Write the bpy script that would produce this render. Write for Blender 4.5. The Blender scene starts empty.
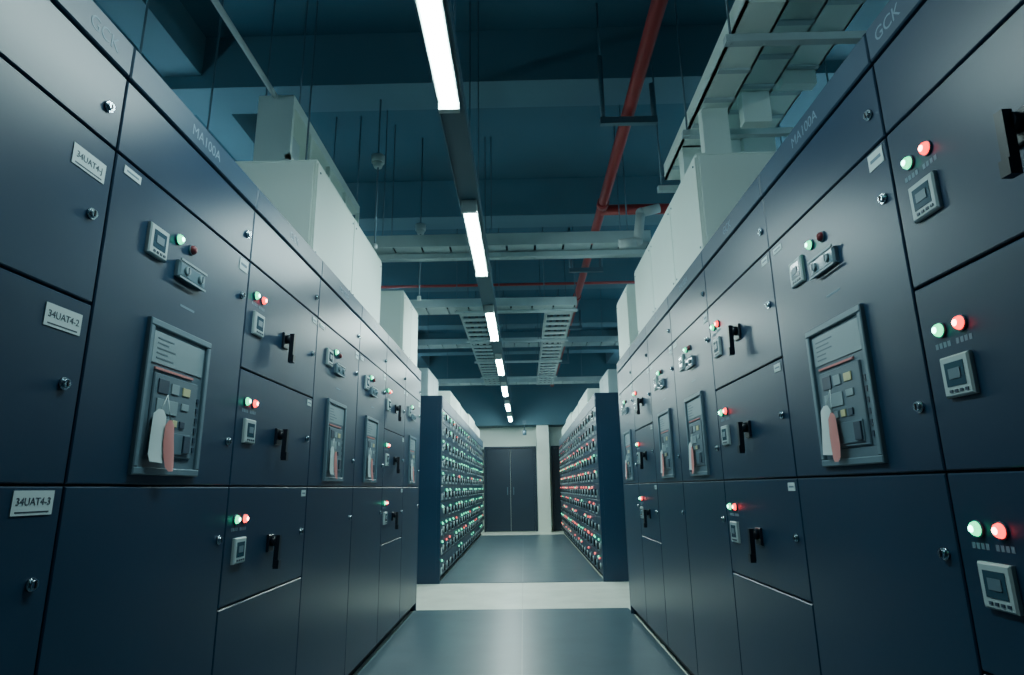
import bpy, bmesh, math, random
from mathutils import Vector, Matrix, Euler
random.seed(7)
S = bpy.context.scene
COL = S.collection

# ------------------------------------------------------------------ materials
def principled(name, col, rough=0.5, metal=0.0, var=0.0, vscale=3.0, emis=None, estr=0.0, spec=None, bump=0.0, coat=0.0, rvar=0.04):
    m = bpy.data.materials.new(name); m.use_nodes = True
    nt = m.node_tree; b = nt.nodes['Principled BSDF']
    b.inputs['Base Color'].default_value = (*col, 1)
    b.inputs['Roughness'].default_value = rough
    b.inputs['Metallic'].default_value = metal
    if spec is not None: b.inputs['Specular IOR Level'].default_value = spec
    if coat: b.inputs['Coat Weight'].default_value = coat
    if emis:
        b.inputs['Emission Color'].default_value = (*emis, 1)
        b.inputs['Emission Strength'].default_value = estr
    tc = nt.nodes.new('ShaderNodeTexCoord')
    n = nt.nodes.new('ShaderNodeTexNoise'); n.inputs['Scale'].default_value = vscale; n.inputs['Detail'].default_value = 2
    nt.links.new(tc.outputs['Object'], n.inputs['Vector'])
    if var > 0:
        r = nt.nodes.new('ShaderNodeValToRGB')
        r.color_ramp.elements[0].position = 0.3; r.color_ramp.elements[1].position = 0.7
        r.color_ramp.elements[0].color = (*[c*(1-var) for c in col], 1)
        r.color_ramp.elements[1].color = (*[min(1, c*(1+var)) for c in col], 1)
        nt.links.new(n.outputs['Fac'], r.inputs['Fac'])
        nt.links.new(r.outputs['Color'], b.inputs['Base Color'])
        mr = nt.nodes.new('ShaderNodeMapRange')
        mr.inputs['To Min'].default_value = max(0, rough-rvar); mr.inputs['To Max'].default_value = min(1, rough+rvar)
        nt.links.new(n.outputs['Fac'], mr.inputs['Value']); nt.links.new(mr.outputs['Result'], b.inputs['Roughness'])
    if bump > 0:
        n2 = nt.nodes.new('ShaderNodeTexNoise'); n2.inputs['Scale'].default_value = vscale*25
        nt.links.new(tc.outputs['Object'], n2.inputs['Vector'])
        bp = nt.nodes.new('ShaderNodeBump'); bp.inputs['Strength'].default_value = bump; bp.inputs['Distance'].default_value = 0.002
        nt.links.new(n2.outputs['Fac'], bp.inputs['Height']); nt.links.new(bp.outputs['Normal'], b.inputs['Normal'])
    return m
M = {}
M['door']   = principled('cabinet_paint', (0.015,0.043,0.086), 0.34, 0.0, 0.08, 1.5, bump=0.05, rvar=.03, spec=.42)
M['carc']   = principled('cabinet_carcass', (0.005,0.011,0.022), 0.6)
M['plinth'] = principled('plinth_black', (0.006,0.012,0.020), 0.6)
M['head']   = principled('header_paint', (0.024,0.060,0.105), 0.42, 0.0, 0.06, 2.0, spec=.4)
M['white']  = principled('label_white', (0.60,0.74,0.75), 0.5)
M['ink']    = principled('ink_dark', (0.03,0.05,0.08), 0.6)
M['inkpale']= principled('ink_pale', (0.15,0.24,0.31), 0.6)
M['chrome'] = principled('lock_metal', (0.50,0.62,0.68), 0.25, 1.0)
M['black']  = principled('handle_black', (0.006,0.011,0.020), 0.35)
M['meter']  = principled('meter_bezel', (0.45,0.57,0.58), 0.45)
M['mlcd']   = principled('meter_screen', (0.04,0.09,0.13), 0.15)
M['frame']  = principled('window_frame_grey', (0.12,0.20,0.25), 0.4)
M['brk']    = principled('breaker_grey', (0.10,0.165,0.21), 0.45, var=0.06)
M['brkd']   = principled('breaker_dark', (0.03,0.06,0.10), 0.4)
M['brkl']   = principled('breaker_light', (0.24,0.34,0.38), 0.45)
M['yellow'] = principled('button_yellow', (0.62,0.60,0.32), 0.4)
M['redp']   = principled('red_paper', (0.66,0.25,0.24), 0.7)
M['redd']   = principled('lamp_red_off', (0.20,0.03,0.04), 0.3)
M['clear']  = principled('clear_plastic', (0.20,0.29,0.34), 0.12)
M['green']  = principled('lamp_green_lit', (0.0,0.30,0.14), 0.35, emis=(0.0,1.0,0.38), estr=3.0)
M['red']    = principled('lamp_red_lit', (0.5,0.02,0.02), 0.35, emis=(1.0,0.015,0.012), estr=5.5)
M['gcore']  = principled('lamp_green_core', (0.1,.6,0.4), 0.3, emis=(0.28,1.0,0.74), estr=20)
M['rcore']  = principled('lamp_red_core', (.8,0.2,0.18), 0.3, emis=(1.0,0.34,0.27), estr=24)
M['gdim']   = principled('lamp_green_small', (0.0,0.4,0.2), 0.3, emis=(0.04,1.0,0.50), estr=2.6)
M['rdim']   = principled('lamp_red_small', (0.6,0.04,0.03), 0.3, emis=(1.0,0.10,0.08), estr=3.2)
M['box']    = principled('enclosure_white', (0.74,0.86,0.80), 0.5, var=0.03, vscale=1.2)
M['tray']   = principled('tray_galvanised', (0.44,0.56,0.58), 0.5, 0.0, 0.08, 4.0)
M['trayd']  = principled('trunking_grey', (0.09,0.17,0.22), 0.5)
M['rod']    = principled('hanger_steel', (0.12,0.20,0.25), 0.45, 0.4)
M['pipew']  = principled('pipe_pale', (0.52,0.60,0.59), 0.45)
M['piper']  = principled('pipe_red', (0.42,0.045,0.045), 0.4)
M['cable']  = principled('cable_dark', (0.03,0.05,0.07), 0.5)
M['tube']   = principled('fluorescent_tube', (1,1,1), 0.4, emis=(0.71,0.97,0.96), estr=88)
M['tubef']  = principled('fluorescent_tube_boosted', (1,1,1), 0.4, emis=(0.75,0.98,0.93), estr=150)  # same tubes farther along, emission raised to brighten the far aisle
M['tubeb']  = principled('fill_tube_cool', (1,1,1), 0.4, emis=(0.48,0.84,1.0), estr=64)  # for the added out-of-view tubes that fill-light the ceiling
M['fix']    = principled('fixture_enamel', (0.60,0.66,0.62), 0.4)

# ------------------------------------------------------------------ builder
class MB:
    def __init__(s): s.bm = bmesh.new(); s.mats = []
    def mi(s, k):
        if k not in s.mats: s.mats.append(k)
        return s.mats.index(k)
    def _add(s, vs, fs, k, smooth=False):
        i = s.mi(k); v = [s.bm.verts.new(p) for p in vs]
        for f in fs:
            try:
                fc = s.bm.faces.new([v[a] for a in f]); fc.material_index = i; fc.smooth = smooth
            except ValueError: pass
    def box(s, x0,x1,y0,y1,z0,z1,k, ch=0.0, mtx=None):
        if x0>x1: x0,x1=x1,x0
        if y0>y1: y0,y1=y1,y0
        if z0>z1: z0,z1=z1,z0
        vs = [(x,y,z) for x in (x0,x1) for y in (y0,y1) for z in (z0,z1)]
        if mtx: vs = [mtx @ Vector(v) for v in vs]
        s._add(vs, [(0,1,3,2),(4,6,7,5),(0,4,5,1),(2,3,7,6),(0,2,6,4),(1,5,7,3)], k)
    def panel(s, x0,x1,z0,z1,yb,yf,k,ch=0.004):
        c = ch
        vs = [(x0,yb,z0),(x1,yb,z0),(x1,yb,z1),(x0,yb,z1),
              (x0,yf+c,z0),(x1,yf+c,z0),(x1,yf+c,z1),(x0,yf+c,z1),
              (x0+c,yf,z0+c),(x1-c,yf,z0+c),(x1-c,yf,z1-c),(x0+c,yf,z1-c)]
        fs = [(3,2,1,0),(8,9,10,11)]
        for a in range(4):
            b=(a+1)%4
            fs += [(a,b,b+4,a+4),(a+4,b+4,b+8,a+8)]
        s._add(vs, fs, k)
    def paper(s, pts, y, k, curl=0.012, mtx=None):
        """thin curled paper tag; pts = list of (z, xl, xr) top->bottom"""
        vs=[]; n=len(pts)
        for j,(z,a,b) in enumerate(pts):
            t=j/(n-1); yy=y-curl*t*t
            for x in (a,(a+b)/2,b):
                vs.append(Vector((x, yy-(0.004 if x==(a+b)/2 else 0), z)))
        if mtx: vs=[mtx@v for v in vs]
        fs=[]
        for j in range(n-1):
            for q in range(2):
                a=j*3+q; fs.append((a,a+1,a+4,a+3))
        s._add(vs,fs,k,True)
    def cyl(s, p0, p1, r, k, seg=12, r1=None, caps=True):
        p0=Vector(p0); p1=Vector(p1); r1 = r if r1 is None else r1
        d=(p1-p0).normalized(); a = Vector((0,0,1)) if abs(d.z)<0.9 else Vector((1,0,0))
        u=d.cross(a).normalized(); w=d.cross(u)
        vs=[]
        for (p,rr) in ((p0,r),(p1,r1)):
            for i in range(seg):
                t=2*math.pi*i/seg; vs.append(p+u*math.cos(t)*rr+w*math.sin(t)*rr)
        i=s.mi(k); v=[s.bm.verts.new(q) for q in vs]
        for j in range(seg):
            n=(j+1)%seg
            f=s.bm.faces.new((v[j],v[n],v[seg+n],v[seg+j])); f.material_index=i; f.smooth=True
        if caps:
            f=s.bm.faces.new(v[:seg]); f.material_index=i
            f=s.bm.faces.new(v[seg:][::-1]); f.material_index=i
    def dome(s, c, r, h, k, seg=14):
        c=Vector(c); i=s.mi(k)
        rings=[]
        for a in (0,30,60):
            t=math.radians(a); rr=r*math.cos(t); yy=-h*math.sin(t)
            rings.append([s.bm.verts.new(c+Vector((rr*math.cos(2*math.pi*j/seg),yy,rr*math.sin(2*math.pi*j/seg)))) for j in range(seg)])
        for a in range(2):
            for j in range(seg):
                n=(j+1)%seg
                f=s.bm.faces.new((rings[a][j],rings[a][n],rings[a+1][n],rings[a+1][j])); f.material_index=i; f.smooth=True
        f=s.bm.faces.new(rings[2]); f.material_index=i; f.smooth=True
    def mesh(s, name):
        bmesh.ops.recalc_face_normals(s.bm, faces=s.bm.faces)
        me=bpy.data.meshes.new(name); s.bm.to_mesh(me); s.bm.free()
        for k in s.mats: me.materials.append(M[k])
        return me
def put(me, name, mtx=None, parent=None):
    o=bpy.data.objects.new(name, me); COL.objects.link(o)
    if parent: o.parent=parent
    if mtx is not None: o.matrix_basis=mtx
    return o
def text(body, size, loc, parent, k, name):
    c=bpy.data.curves.new(name,'FONT'); c.body=body; c.size=size; c.align_x='CENTER'; c.align_y='CENTER'
    c.extrude=0.0003; c.materials.append(M[k])
    o=bpy.data.objects.new(name,c); COL.objects.link(o); o.parent=parent
    o.matrix_basis = Matrix.Translation(loc) @ Matrix.Rotation(math.pi/2,4,'X')
    return o

# ------------------------------------------------------------------ cabinet parts (front faces -Y, u = X)
Z_TOP=2.26; Z_HB=2.16; Z_A=1.95; Z_B=1.54; Z_C=1.12; Z_D=0.72; Z_0=0.07
DF=-0.018
def lamp(mb,u,v,kind,r=0.0150):
    mb.cyl((u,DF,v),(u,DF-0.005,v),r*1.15,'trayd',16)
    if kind=='off':
        mb.dome((u,DF-0.005,v),r,0.013,'redd')
    else:
        mb.dome((u,DF-0.005,v),r,0.012,kind,18)
        mb.dome((u,DF-0.0150,v),r*0.50,0.003,'gcore' if kind=='green' else 'rcore')
def meter(mb,u,v,w=0.088):
    h=w/2
    mb.panel(u-h,u+h,v-h,v+h,DF,DF-0.012,'meter',0.004)
    mb.box(u-h*.66,u+h*.66,DF-0.013,DF-0.010,v-h*.50,v+h*.66,'mlcd')
    mb.box(u-h*.40,u+h*.40,DF-0.0145,DF-0.010,v-h*.15,v+h*.35,'frame')
    for i in range(4):
        x=u-h*.55+i*h*.36; mb.box(x,x+h*.2,DF-0.014,DF-0.010,v-h*.8,v-h*.66,'brkd')
def lock(mb,u,v):
    mb.cyl((u,DF,v),(u,DF-0.006,v),0.014,'chrome',14)
    mb.cyl((u,DF-0.006,v),(u,DF-0.012,v),0.010,'chrome',12)
    mb.box(u-0.002,u+0.002,DF-0.0135,DF-0.010,v-0.007,v+0.007,'black')
def handle(mb,u,v,tilt=0.0):
    mb.panel(u-0.028,u+0.028,v-0.028,v+0.038,DF,DF-0.010,'black',0.003)
    mb.cyl((u,DF-0.01,v+0.012),(u,DF-0.030,v+0.012),0.020,'black',14)
    R=Matrix.Translation((u,0,v+0.012))@Matrix.Rotation(tilt,4,'Y')@Matrix.Translation((-u,0,-v-0.012))
    mb.box(u-0.010,u+0.010,DF-0.045,DF-0.026,v-0.085,v+0.035,'black',mtx=R)
    mb.box(u-0.012,u+0.012,DF-0.050,DF-0.028,v-0.092,v-0.06,'black',mtx=R)
def label(mb,u,v,w=0.06,h=0.022):
    mb.box(u-w/2,u+w/2,DF-0.002,DF+0.001,v-h/2,v+h/2,'white')
    mb.box(u-w*.35,u+w*.35,DF-0.0026,DF,v-h*.10,v+h*.10,'inkpale')
def leaf(mb,w,z0,z1):
    g=0.003
    mb.panel(g,w-g,z0+g,z1-g,0.0,DF,'door',0.003)
def carcass(mb,w,D=0.9):
    mb.box(0.0005,w-0.0005,0.0,D,Z_0-0.005,Z_TOP,'carc')
    mb.box(0.004,w-0.004,0.03,D-0.02,0,Z_0-0.005,'plinth')
    mb.panel(0.002,w-0.002,Z_HB+0.004,Z_TOP-0.002,0.0,DF-0.006,'head',0.004)
    leaf(mb,w,Z_A,Z_HB)
def drawer_door(mb,w,zt,zb,lamps=('green','red')):
    leaf(mb,w,zb,zt)
    lamp(mb,0.070,zt-0.115,lamps[0]); lamp(mb,0.135,zt-0.115,lamps[1])
    for q in range(4):
        mb.box(0.044+.013*q,0.053+.013*q,DF-0.0006,DF,zt-0.155,zt-0.143,'inkpale'); mb.box(0.110+.013*q,0.119+.013*q,DF-0.0006,DF,zt-0.155,zt-0.143,'inkpale')
    meter(mb,0.105,zt-0.222)
    handle(mb,0.385,zt-0.225,0.05)
    lock(mb,w-0.055,zt-0.20)
    label(mb,w-0.05,zt-0.03,0.055,0.028)
def plain_door(mb,w,zt,zb,lk=True):
    leaf(mb,w,zb,zt)
    if lk: lock(mb,w-0.045,(zt+zb)/2+0.35)
def mcc(w):
    mb=MB(); carcass(mb,w)
    drawer_door(mb,w,Z_A,Z_B); drawer_door(mb,w,Z_B,Z_C); drawer_door(mb,w,Z_C,Z_D)
    plain_door(mb,w,Z_D,Z_0,False)
    lock(mb,w-0.05,2.04)
    return mb
def breaker(w):
    mb=MB(); carcass(mb,w)
    leaf(mb,w,Z_C,Z_A); plain_door(mb,w,Z_C,Z_0)
    lock(mb,w-0.045,2.04)
    lock(mb,w-0.045,1.80); lock(mb,w-0.045,1.27)
    label(mb,0.07,Z_A-0.03,0.07,0.022)
    label(mb,w-0.05,Z_A-0.035,0.065,0.045)
    meter(mb,0.205,1.785)
    lamp(mb,0.31,1.838,'green'); lamp(mb,0.385,1.834,'off')
    mb.panel(0.31,0.46,1.725,1.775,DF,DF-0.016,'clear',0.006)
    for x in (.345,.425):
        mb.cyl((x,DF-0.016,1.750),(x,DF-0.024,1.750),0.013,'brkl',12)
        mb.box(x-.002,x+.002,DF-.026,DF-.024,1.74,1.76,'brkd')
    mb.box(0.31,0.46,DF-0.019,DF-0.014,1.773,1.780,'brkl')
    mb.box(0.31,0.46,DF-0.019,DF-0.014,1.720,1.726,'brkl')
    mb.box(0.36,0.44,DF-0.0006,DF,1.645,1.652,'inkpale')
    # circuit breaker cut-out: raised frame
    x0,x1,z0,z1=0.215,0.545,1.148,1.572; t=0.020
    for (a,b,c,d) in ((x0,x1,z0,z0+t),(x0,x1,z1-t,z1),(x0,x0+t,z0+t,z1-t),(x1-t,x1,z0+t,z1-t)):
        mb.panel(a,b,c,d,DF+0.0,DF-0.013,'frame',0.003)
    X0,X1,Y0,Y1=x0+t,x1-t,z0+t,z1-t
    mb.box(X0,X1,DF-0.003,DF,Y0,Y1,'brk')
    f=DF-0.003
    mb.panel(X0+.01,X1-.01,Y1-.10,Y1-.010,f,f-.003,'brkl',0.001)
    for i in range(5): mb.box(X0+.03,X0+.03+random.uniform(.05,.13),f-.0038,f-.002,Y1-.03-.014*i,Y1-.026-.014*i,'brk')
    mb.box(X0+.03,X1-.06,f-.005,f,Y1-.116,Y1-.110,'redp')
    mb.panel(X0+.03,X1-.03,Y0+.03,Y1-.125,f,f-.006,'brk',0.003)
    g=f-.006
    mb.panel(X0+.050,X0+.10,Y1-.18,Y1-.14,g,g-.003,'brkd',.001)
    mb.panel(X0+.115,X0+.155,Y1-.175,Y1-.145,g,g-.003,'brkl',.001)
    mb.panel(X0+.175,X0+.215,Y1-.172,Y1-.148,g,g-.003,'yellow',.001)
    mb.panel(X0+.175,X0+.215,Y1-.215,Y1-.195,g,g-.003,'brkl',.001)
    mb.panel(X0+.05,X0+.155,Y1-.235,Y1-.195,g,g-.003,'brkl',.001)
    for i,k in enumerate(('brkd','brkl','yellow','brkd')):
        mb.panel(X0+.055+.04*i,X0+.08+.04*i,Y1-.268,Y1-.248,g,g-.004,k,.001)
    mb.panel(X0+.05,X1-.05,Y0+.04,Y0+.10,g,g-.003,'frame',.001)
    mb.panel(X0+.20,X0+.235,Y0+.045,Y0+.095,g-.003,g-.008,'brkd',.001)
    for i in range(6): mb.box(X1-.022,X1-.012,f-.004,f,Y0+.05+i*.03,Y0+.065+i*.03,'brkd')
    # hanging paper tags
    T=Matrix.Translation((0.31,0,1.30))@Matrix.Rotation(0.05,4,'Y')@Matrix.Translation((-0.30,0,-1.30))
    mb.paper([(1.325,.275,.300),(1.310,.254,.316),(1.25,.252,.318),(1.20,.250,.320),(1.180,.256,.316)],DF-.018,'white',.008,T)
    T=Matrix.Translation((0.34,0,1.30))@Matrix.Rotation(-0.06,4,'Y')@Matrix.Translation((-0.33,0,-1.30))
    mb.paper([(1.30,.322,.338),(1.285,.306,.350),(1.24,.300,.352),(1.20,.303,.355),(1.17,.310,.352),(1.158,.322,.344)],DF-.024,'redp',.010,T)
    mb.cyl((0.295,DF-.018,1.32),(0.33,DF-.014,1.37),0.0012,'white',6)
    mb.cyl((0.34,DF-.024,1.295),(0.33,DF-.014,1.37),0.0012,'white',6)
    return mb
LABZ=((Z_A,.085),(Z_B,.060),(Z_C,.036))
def four_door(w):
    mb=MB(); carcass(mb,w)
    for (a,dz),b in zip(LABZ,(Z_B,Z_C,Z_0)):
        plain_door(mb,w,a,b,False)
        lock(mb,w-0.055,a-0.20)
        mb.box(w-0.140,w-0.030,DF-.002,DF,a-dz-.025,a-dz+.025,'white')
        mb.box(w-0.130,w-0.040,DF-.0025,DF,a-dz-.020,a-dz-.017,'ink')
    lamp(mb,0.075,Z_A-.115,'green'); lamp(mb,0.145,Z_A-.115,'red'); meter(mb,0.115,Z_A-.222)
    lamp(mb,0.075,Z_B-.115,'green'); lamp(mb,0.145,Z_B-.115,'red'); meter(mb,0.115,Z_B-.222)
    lock(mb,w-0.055,2.04)
    return mb
XL=-1.04; XR=0.948
def ML(y): return Matrix.Translation((XL-0.0,y,0))@Matrix.Rotation(math.pi/2,4,'Z')
def MR(y): return Matrix.Translation((XR,y,0))@Matrix.Rotation(-math.pi/2,4,'Z')

def end_panel(parent,u0,u1):
    """painted side sheet, in the cabinet's own frame (u along the row)"""
    mb=MB(); mb.box(u0,u1,-.018,.9,0.0,Z_TOP+.002,'door')
    s=-1 if u0<0 else 1; e=u0 if s<0 else u1
    mb.box(e,e+s*.003,.03,.85,.12,2.15,'door')
    put(mb.mesh('end_panel'),'end_panel',None,parent)
ysL=[-0.98,-0.19,0.60,1.385,2.17,2.96,3.76,4.54,5.32,6.10]
kL =['b','m','f','b','m','b','b','m','b']
for i,k in enumerate(kL):
    w=ysL[i+1]-ysL[i]
    mb={'b':breaker,'m':mcc,'f':four_door}[k](w)
    o=put(mb.mesh('switchgear_cabinet'),'switchgear_cabinet',ML(ysL[i]))
    text('GCK' if i%2==0 else 'MA100A',0.05,(w*0.86 if i<3 else w*.5,DF-.0065,2.208),o,'inkpale','header_text')
    if i==8: end_panel(o,w+.001,w+.03)
    if k=='f':
        for n,(a,dz) in enumerate(LABZ):
            text('34UAT4-%s'%('J23'[n]),0.022,(w-0.085,DF-.0025,a-dz+.002),o,'ink','label_text_%d'%n)
ysR=[y*.978 for y in (-0.87,-0.09,0.66,1.430,2.20,3.0,3.77,4.50,5.22,5.98)]
kR =['b','m','m','b','m','b','b','m','b']
for i,k in enumerate(kR):
    w=ysR[i+1]-ysR[i]
    mb={'b':breaker,'m':mcc}[k](w)
    o=put(mb.mesh('switchgear_cabinet'),'switchgear_cabinet',MR(ysR[i+1]))
    if i==8: end_panel(o,-.03,-.001)
    text('GCK' if i%2==0 else 'MA100A',0.05,(w*.12 if i<3 else w*.5,DF-.0065,2.208),o,'inkpale','header_text')

# ------------------------------------------------------------------ far rows: drawer-type motor control cabinets
def drawer_cab(seed,redness):
    rnd=random.Random(seed)
    w=0.8; mb=MB(); 
    mb.box(0.0005,w-0.0005,0,0.9,Z_0-.005,Z_TOP,'carc'); mb.box(0.004,w-.004,.03,.88,0,Z_0-.005,'plinth')
    mb.panel(0.002,w-.002,2.10,Z_TOP-.002,0,DF-.006,'head',.004)
    zs=[Z_0,.30,.52,.74,.94,1.14,1.34,1.54,1.74,1.92,2.10]
    for z0,z1 in zip(zs,zs[1:]):
        for c in range(2):
            u=c*w/2
            mb.panel(u+.003,u+w/2-.003,z0+.003,z1-.003,0,DF,'door',.003)
            zc=z1-.05
            if rnd.random()<.6:
                kind='rdim' if rnd.random()<redness else 'gdim'
                mb.cyl((u+.10,DF,zc),(u+.10,DF-.006,zc),.018,'meter',10); mb.dome((u+.10,DF-.006,zc),.015,.014,kind,10)
            if rnd.random()<.3:
                kind='rdim' if rnd.random()<redness else 'gdim'
                mb.dome((u+.17,DF-.002,zc-.01),.014,.014,kind,10)
            if rnd.random()<.8:
                mb.panel(u+.050,u+.130,z0+.025,z0+.098,DF,DF-.012,'meter',.003)
                mb.box(u+.066,u+.114,DF-.014,DF-.010,z0+.046,z0+.082,'mlcd')
            mb.cyl((u+.25,DF,z0+.09),(u+.25,DF-.016,z0+.09),.034,'meter' if rnd.random()<.6 else 'brkl',12)
            mb.box(u+.242,u+.258,DF-.036,DF-.014,z0+.05,z0+.13,'black')
            if rnd.random()<.6: mb.box(u+.32,u+.37,DF-.003,DF,z0+.13,z0+.15,'white')
    return mb.mesh('motor_control_cabinet')
gl=[drawer_cab(s,.20) for s in (1,2,5)]; gr=[drawer_cab(s,.62) for s in (3,4,6)]
for i in range(10):
    a=put(gl[i%3],'motor_control_cabinet',ML(7.8+.8*i))
    b=put(gr[i%3],'motor_control_cabinet',MR(7.8+.8*(i+1)))
    if i==0: end_panel(a,-.035,-.001); end_panel(b,.801,.835)

# ------------------------------------------------------------------ white bus enclosures on top of the rows
def enclosure(x0,x1,y0,y1,z1,splits,k='box'):
    mb=MB(); z0=Z_TOP+.003
    sx = 1 if x0<0 else -1
    xf = max(x0,x1) if sx>0 else min(x0,x1)
    mb.box(x0,x1,y0,y1,z0,z1,k)
    ys=[y0]+splits+[y1]
    for a,b in zip(ys,ys[1:]):
        mb.box(xf,xf+sx*.010,a+.006,b-.006,z0+.012,z1-.012,k)
        for z in (z0+.05,z1-.05):
            for y in (a+.04,b-.04): mb.cyl((xf+sx*.01,y,z),(xf+sx*.014,y,z),.006,'chrome',8)
    mb.box(min(x0,x1)+.012,max(x0,x1)-.012,y0-.008,y0,z0+.012,z1-.012,k)
    mb.box(min(x0,x1)-.004,max(x0,x1)+.004,y0-.004,y1+.004,z1,z1+.008,k)
    put(mb.mesh('busbar_enclosure'),'busbar_enclosure')
enclosure(-1.71,-1.08,2.95,4.47,2.82,[3.68])
enclosure(-1.50,-1.07,5.32,6.09,2.86,[5.7])
enclosure(0.965,1.50,2.99,4.85,2.83,[3.58,4.2])
enclosure(0.965,1.40,5.24,5.84,2.85,[])
enclosure(-1.9,-1.25,8.0,9.0,2.66,[8.5],'tray'); enclosure(1.15,1.8,8.0,8.9,2.60,[8.5],'tray')
for y,h in ((9.1,2.52),(10.7,2.50),(12.3,2.55),(13.9,2.50)):
    enclosure(-1.6,-1.08,y,y+1.5,h,[y+.75]); enclosure(.985,1.5,y,y+1.5,h,[y+.75])

# ------------------------------------------------------------------ room shell
CE=4.6; RX=4.6; YB=-2.6; YF=16.6
def mat_tiles(name,c1,c2,rough,tx,ty,linew=0.01):
    m=principled(name,c1,rough); nt=m.node_tree; b=nt.nodes['Principled BSDF']
    tc=nt.nodes.new('ShaderNodeTexCoord'); mp=nt.nodes.new('ShaderNodeMapping')
    mp.inputs['Location'].default_value=(.03,0,0)
    br=nt.nodes.new('ShaderNodeTexBrick'); br.offset=0.0
    br.inputs['Scale'].default_value=1; br.inputs['Brick Width'].default_value=tx; br.inputs['Row Height'].default_value=ty
    br.inputs['Mortar Size'].default_value=linew
    br.inputs['Color1'].default_value=(*c1,1); br.inputs['Color2'].default_value=(*[c*.94 for c in c1],1); br.inputs['Mortar'].default_value=(*c2,1)
    nt.links.new(tc.outputs['Object'],mp.inputs['Vector']); nt.links.new(mp.outputs['Vector'],br.inputs['Vector'])
    n=nt.nodes.new('ShaderNodeTexNoise'); n.inputs['Scale'].default_value=2.5; n.inputs['Detail'].default_value=8; n.inputs['Roughness'].default_value=.65
    nt.links.new(tc.outputs['Object'],n.inputs['Vector'])
    mr=nt.nodes.new('ShaderNodeMapRange'); mr.inputs['From Min'].default_value=.3; mr.inputs['From Max'].default_value=.7; mr.inputs['To Min'].default_value=.86; mr.inputs['To Max'].default_value=1.08
    nt.links.new(n.outputs['Fac'],mr.inputs['Value'])
    mx=nt.nodes.new('ShaderNodeVectorMath'); mx.operation='SCALE'
    nt.links.new(br.outputs['Color'],mx.inputs[0]); nt.links.new(mr.outputs['Result'],mx.inputs['Scale'])
    nt.links.new(mx.outputs['Vector'],b.inputs['Base Color'])
    return m
M['floor']=mat_tiles('floor_epoxy_cream',(0.88,0.92,0.80),(0.70,0.73,0.62),0.40,2.4,2.4,.004)
M['mat']=mat_tiles('floor_rubber_mat',(0.085,0.140,0.172),(0.15,0.21,0.24),0.34,1.0,3.0,.006)
M['ceil']=principled('ceiling_blue',(0.068,0.150,0.210),0.8,var=.12,vscale=.8)
M['beam']=principled('beam_blue',(0.120,0.218,0.275),0.75,var=.10,vscale=1.0)
M['wallc']=principled('wall_cream',(0.80,0.88,0.80),0.7,var=.04,vscale=1)
M['wallb']=principled('wall_blue',(0.08,0.165,0.215),0.8,var=.06,vscale=1)
M['doorp']=principled('door_navy',(0.012,0.032,0.060),0.45,var=.05)
def slab(name,x0,x1,y0,y1,z0,z1,k):
    mb=MB(); mb.box(x0,x1,y0,y1,z0,z1,k); return put(mb.mesh(name),name)
slab('floor',-RX,RX,YB,YF,-.1,0,'floor')
slab('ceiling',-RX,RX,YB,YF,CE,CE+.1,'ceil')
slab('wall_left',-RX-.1,-RX,YB,YF,0,CE,'wallb'); slab('wall_right',RX,RX+.1,YB,YF,0,CE,'wallb')
slab('wall_back',-RX,RX,YB-.1,YB,0,CE,'wallb')
slab('wall_front',-RX,RX,YF,YF+.1,0,CE,'wallc')
def rubber(y0,y1):
    mb=MB(); mb.box(XL+.0,XR-.0,y0,y1,0.0005,.006,'mat'); put(mb.mesh('rubber_floor_mat'),'rubber_floor_mat')
rubber(-1.2,6.12); rubber(7.78,15.3)
slab('trim_1',-RX,RX,16.0,YF-.001,2.68,CE-.001,'wallb')
for i,y in enumerate((-.7,1.7,4.1,6.5,8.9,11.3,13.7)):
    slab('trim_%d'%(i+2),-RX+.001,RX-.001,y,y+.34,4.14,CE-.001,'beam')
for i,x in enumerate((-2.6,2.4)):
    mb=MB(); mb.box(x-.15,x+.15,YB+.001,15.99,4.25,CE-.002,'beam'); put(mb.mesh('trim_%d'%(i+10)),'trim_%d'%(i+10))
slab('trim_15',0.36,0.68,16.1,YF-.001,0,2.679,'wallc')
def door(name,x0,x1,h,leaves):
    mb=MB(); y=YF-.001
    mb.box(x0-.05,x0,y-.08,y,0.001,h+.05,'doorp'); mb.box(x1,x1+.05,y-.08,y,0.001,h+.05,'doorp'); mb.box(x0,x1,y-.08,y,h,h+.05,'doorp')
    w=(x1-x0)/leaves
    for i in range(leaves):
        a=x0+i*w; mb.panel(a+.004,a+w-.004,.01,h-.004,y,y-.05,'doorp',.004)
        hx=a+w-.08 if i==0 else a+.08
        mb.cyl((hx,y-.05,1.0),(hx,y-.09,1.0),.012,'rod',8); mb.box(hx-.01,hx+.01,y-.1,y-.085,.92,1.12,'rod')
    put(mb.mesh(name),name)
door('door_1',-.98,.30,2.12,2); door('door_2',.80,1.6,2.12,1)

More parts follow.
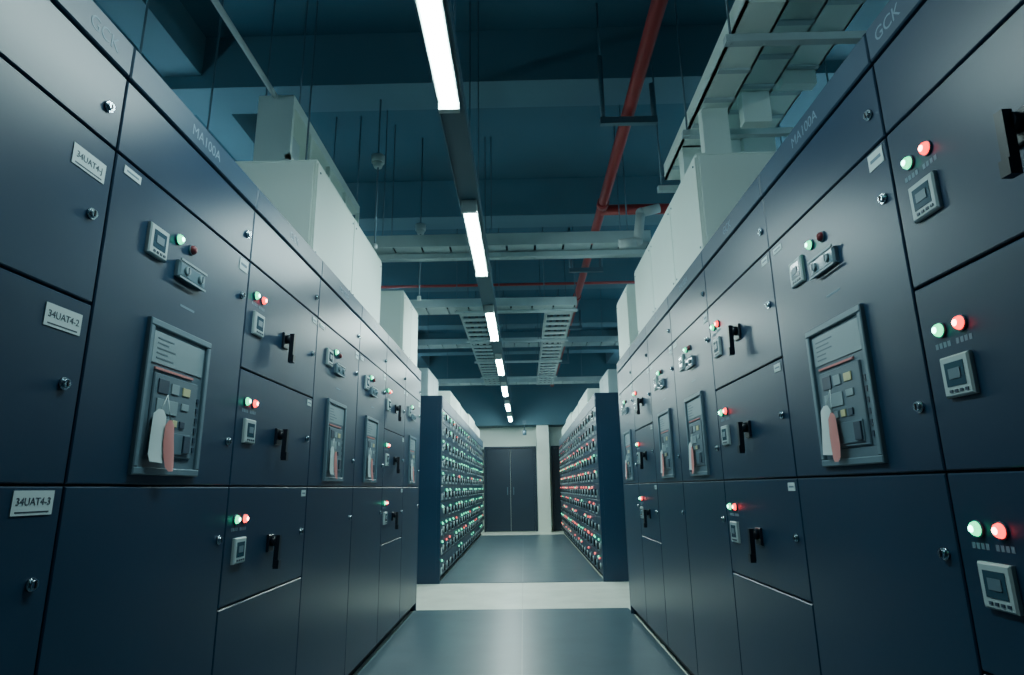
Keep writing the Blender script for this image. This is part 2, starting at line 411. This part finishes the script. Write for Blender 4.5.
# ------------------------------------------------------------------ fluorescent lights
LX=-.30; LZ=2.75
def fixture(k):
    mb=MB(); L=1.2
    mb.box(-.045,.045,0,L,.012,.055,'fix')
    seg=8; i=mb.mi(k); rings=[]
    for y in (.03,L-.03):
        rings.append([mb.bm.verts.new((.036*math.cos(math.pi*j/seg),y,.012-.030*math.sin(math.pi*j/seg))) for j in range(seg+1)])
    for j in range(seg):
        f=mb.bm.faces.new((rings[0][j],rings[0][j+1],rings[1][j+1],rings[1][j])); f.material_index=i; f.smooth=True
    for y in (0,L-.03): mb.box(-.046,.046,y,y+.03,-.022,.014,'fix')
    return mb.mesh('fluorescent_light')
fm=fixture('tube'); fm2=fixture('tubef')
for i in range(1,8):
    put(fm if i<3 else fm2,'fluorescent_light',Matrix.Translation((LX,-.99+2.2*i,LZ)))
# unseen fill tubes added above the side aisles to brighten the ceiling
def bare():
    mb=MB(); L=1.5
    mb.box(-.03,.03,0,L,-.06,-.03,'fix')
    mb.cyl((0,.04,.02),(0,L-.04,.02),.018,'tubeb',12)
    for y in (0,L-.04): mb.box(-.02,.02,y,y+.04,-.03,.045,'fix')
    for y in (.2,L-.2): mb.cyl((.028,y,-.03),(.028,y,1.5),.004,'rod',6)
    return mb.mesh('added_fill_tube')
bm_=bare()
for x in (-3.3,3.2):
    for i in range(5):
        put(bm_,'added_fill_tube',Matrix.Translation((x,0.9+3.1*i,3.1)))
mb=MB(); x=LX
mb.box(x-.06,x+.06,-1.2,15.9,LZ+.056,LZ+.10,'trayd')
mb.box(x-.062,x-.055,-1.2,15.9,LZ+.045,LZ+.12,'trayd'); mb.box(x+.055,x+.062,-1.2,15.9,LZ+.045,LZ+.12,'trayd')
put(mb.mesh('lighting_trunking'),'lighting_trunking')
for y in (-.3,.9,2.3,3.8,5.6,7.5,9.5,11.0,12.7,14.5,15.7):
    mb=MB(); mb.cyl((x+.03,y,LZ+.121),(x+.03,y,CE-.001),.005,'rod',6)
    if y<7: mb.cyl((x-.03,y,LZ+.121),(x-.03,y,CE-.001),.005,'rod',6)
    mb.box(x-.06,x+.06,y-.02,y+.02,LZ+.1205,LZ+.13,'rod')
    put(mb.mesh('trunking_hanger'),'trunking_hanger')

# ------------------------------------------------------------------ cable trays
def ladder_y(mb,x0,x1,y0,y1,z,h=.09,rung=.25,k='tray',cables=3):
    for x in (x0,x1): 
        mb.box(x-.006,x+.006,y0,y1,z,z+h,k); mb.box(x-.02 if x==x1 else x,x if x==x1 else x+.02,y0,y1,z,z+.006,k)
    n=int((y1-y0)/rung)
    for j in range(n+1):
        y=y0+j*rung; mb.box(x0,x1,y,y+rung*.45,z+.006,z+.02,k)
    for c in range(cables):
        x=x0+(x1-x0)*(c+1)/(cables+1); mb.cyl((x,y0,z+.04),(x,y1,z+.04),.018,'cable',8)
def ladder_x(mb,x0,x1,y0,y1,z,h=.09,rung=.25,k='tray'):
    for y in (y0,y1): mb.box(x0,x1,y-.006,y+.006,z,z+h,k)
    n=int((x1-x0)/rung)
    for j in range(n+1):
        x=x0+j*rung; mb.box(x,min(x+rung*.92,x1),y0,y1,z+.004,z+.016,k)
    mb.cyl((x0,(y0+y1)/2,z+.04),(x1,(y0+y1)/2,z+.04),.02,'cable',8)
def rods(mb,pts,z):
    for x,y in pts: mb.cyl((x,y,z),(x,y,CE-.001),.006,'rod',6)
mb=MB(); ladder_x(mb,-1.35,1.15,5.0,5.35,3.16,.11); 
rods(mb,[(-1.2,5.0),(-1.2,5.35),(.95,5.0),(.95,5.35)],3.16)
mb.box(-1.45,1.3,5.15,5.19,3.11,3.155,'tray')
put(mb.mesh('cable_tray'),'cable_tray')
mb=MB(); ladder_x(mb,-1.6,.66,6.85,7.15,3.16,.10)
ladder_y(mb,.31,.64,7.16,12.5,3.16); ladder_y(mb,-.74,-.37,7.16,12.5,3.16)
for y in (7.0,8.5,10,11.5): rods(mb,[(.29,y),(.66,y),(-.76,y),(-.36,y)],3.16); mb.box(-.78,.68,y,y+.04,3.13,3.158,'tray')
put(mb.mesh('cable_tray'),'cable_tray')
mb=MB(); ladder_x(mb,-2.6,2.4,10.2,10.5,3.5,.1)
rods(mb,[(-1.6,10.2),(1.4,10.2)],3.5); put(mb.mesh('cable_tray'),'cable_tray')
mb=MB(); ladder_x(mb,-2.6,2.4,13.0,13.3,3.3,.1)
rods(mb,[(-1.6,13.0),(1.3,13.0)],3.3); put(mb.mesh('cable_tray'),'cable_tray')
# upper-right stacked trays with drops
mb=MB()
for j,(xa,xb,z) in enumerate(((1.05,1.24,3.22),(1.30,1.50,3.34),(1.56,1.80,3.50))):
    y0=2.35+.05*j
    mb.box(xa,xb,y0,4.0+.1*j,z,z+.02,'box'); mb.box(xa,xa+.012,y0,4.0+.1*j,z,z+.12,'box'); mb.box(xb-.012,xb,y0,4.0+.1*j,z,z+.12,'box')
    mb.box(xa,3.2,y0-.22+.02*j,y0,z+.01,z+.03,'box'); mb.box(xa,3.2,y0-.23+.02*j,y0-.215+.02*j,z+.01,z+.13,'box')
    yy=3.55+.14*j
    mb.box(xa+.01,xb-.01,yy,yy+.1,2.87,z,'box')
    mb.box(xa+.02,xb-.02,3.15+.02*j,3.22+.02*j,z-.3+.1*j,z,'box')
    for q in range(6): mb.box(xa+.012,xb-.012,y0+.2+.25*q,y0+.23+.25*q,z-.012,z,'tray')
for y in (2.5,3.3,4.0):
    mb.box(1.0,1.95,y,y+.04,3.14,3.18,'tray'); rods(mb,[(1.03,y+.02),(1.92,y+.02)],3.14)
put(mb.mesh('cable_trunking_stack'),'cable_trunking_stack')
# upper-left bus duct with framed openings
mb=MB(); x0,x1=-1.74,-1.5
mb.box(x0,x1,3.6,5.3,3.62,3.70,'box'); mb.box(x0,x1,3.6,3.63,2.90,3.62,'box')
mb.box(x0,x0+.02,3.63,5.3,2.90,3.62,'box')
for y in (3.95,4.4,4.85,5.27): mb.box(x1-.03,x1,y,y+.03,2.90,3.62,'box')
mb.box(x1-.03,x1,3.6,5.3,3.22,3.26,'box'); mb.box(x1-.03,x1,3.6,5.3,2.90,2.94,'box')
for y in (3.75,4.15,4.6): mb.box(x0+.06,x1-.06,y,y+.16,3.0,3.5,'tray')
rods(mb,[(x0,3.7),(x1,3.7),(x0,5.2),(x1,5.2)],3.7)
put(mb.mesh('bus_duct_riser'),'bus_duct_riser')

# ------------------------------------------------------------------ pipes
def pipe(name,pts,r,k,couple=None):
    mb=MB()
    for a,b in zip(pts,pts[1:]): mb.cyl(a,b,r,k,16)
    for p in pts[1:-1]:
        bmesh.ops.create_uvsphere(mb.bm,u_segments=16,v_segments=8,radius=r*1.08,matrix=Matrix.Translation(p))
    for f in mb.bm.faces: f.smooth=True
    if couple:
        for y in couple: mb.cyl((pts[0][0],y,pts[0][2]),(pts[0][0],y+.09,pts[0][2]),r*1.22,k,16)
    return put(mb.mesh(name),name)
PX=.80; PZ=3.70
pipe('sprinkler_pipe',[(PX,-2.55,PZ),(PX,15.95,PZ)],.045,'piper',(2.6,5.3,8.2,11))
pipe('sprinkler_pipe',[(PX,5.48,PZ),(2.2,5.48,PZ)],.050,'piper')
pipe('sprinkler_pipe',[(-2.5,8.4,3.95),(2.3,8.4,3.95)],.02,'piper')
pipe('conduit_pipe',[(-1.62,-2.5,3.68),(-1.62,3.58,3.68)],.018,'pipew')
pipe('drain_pipe',[(.84,4.83,3.08),(1.00,4.83,3.10),(1.04,4.83,3.36),(1.20,4.83,3.40)],.040,'pipew')
mb=MB()
for y in (3.85,6.9,9.6,12.4):
    mb.cyl((PX-.19,y,3.60),(PX-.19,y,4.14),.018,'rod',8); mb.cyl((PX+.17,y,3.60),(PX+.17,y,3.9),.018,'rod',8)
    mb.box(PX-.21,PX+.19,y-.02,y+.02,3.58,3.63,'rod'); mb.cyl((PX-.19,y,4.1),(PX-.19,y,CE-.001),.008,'rod',8)
put(mb.mesh('pipe_hanger'),'pipe_hanger')
for x,y in ((-1.09,4.3),(-.97,5.6)):
    mb=MB(); mb.cyl((x,y,2.9),(x,y,CE-.001),.007,'rod',8); mb.cyl((x,y,3.58),(x,y,3.64),.05,'pipew',14); mb.cyl((x,y,3.54),(x,y,3.58),.03,'pipew',14,r1=.045)
    mb.cyl((x,y,2.86),(x,y,2.9),.02,'pipew',10)
    put(mb.mesh('smoke_detector'),'smoke_detector')
mb=MB()
for x,y in ((-1.95,3.4),(-1.35,3.5),(-1.95,2.7),(-1.9,4.2),(-2.2,4.9)):
    mb.cyl((x,y,2.95 if x<-1.5 else 2.86),(x,y,CE-.001),.006,'rod',6)
put(mb.mesh('hanger_rods'),'hanger_rods')
mb=MB(); mb.cyl((.05,15.98,2.5),(.05,15.8,2.45),.012,'rod',8); mb.cyl((.05,15.75,2.4),(.05,15.75,2.52),.05,'rod',12); mb.box(.0,.1,15.97,16.0,2.7,2.8,'rod'); mb.cyl((.05,15.98,2.5),(.05,15.98,2.72),.012,'rod',8)
put(mb.mesh('security_camera'),'security_camera')

# ------------------------------------------------------------------ world + camera
w=bpy.data.worlds.new('World'); S.world=w; w.use_nodes=True
w.node_tree.nodes['Background'].inputs[0].default_value=(0.02,0.05,0.08,1)
w.node_tree.nodes['Background'].inputs[1].default_value=.3
cam=bpy.data.cameras.new('camera'); cam.lens=612/1024*36; cam.sensor_width=36; cam.clip_start=.05
co=bpy.data.objects.new('camera',cam); COL.objects.link(co)
R=Matrix.Rotation(math.radians(.85),4,'Z')@Matrix.Rotation(math.radians(90+13.8),4,'X')@Matrix.Rotation(math.radians(-.85),4,'Z')
co.matrix_world=Matrix.Translation((0,0,1.10))@R
S.camera=co
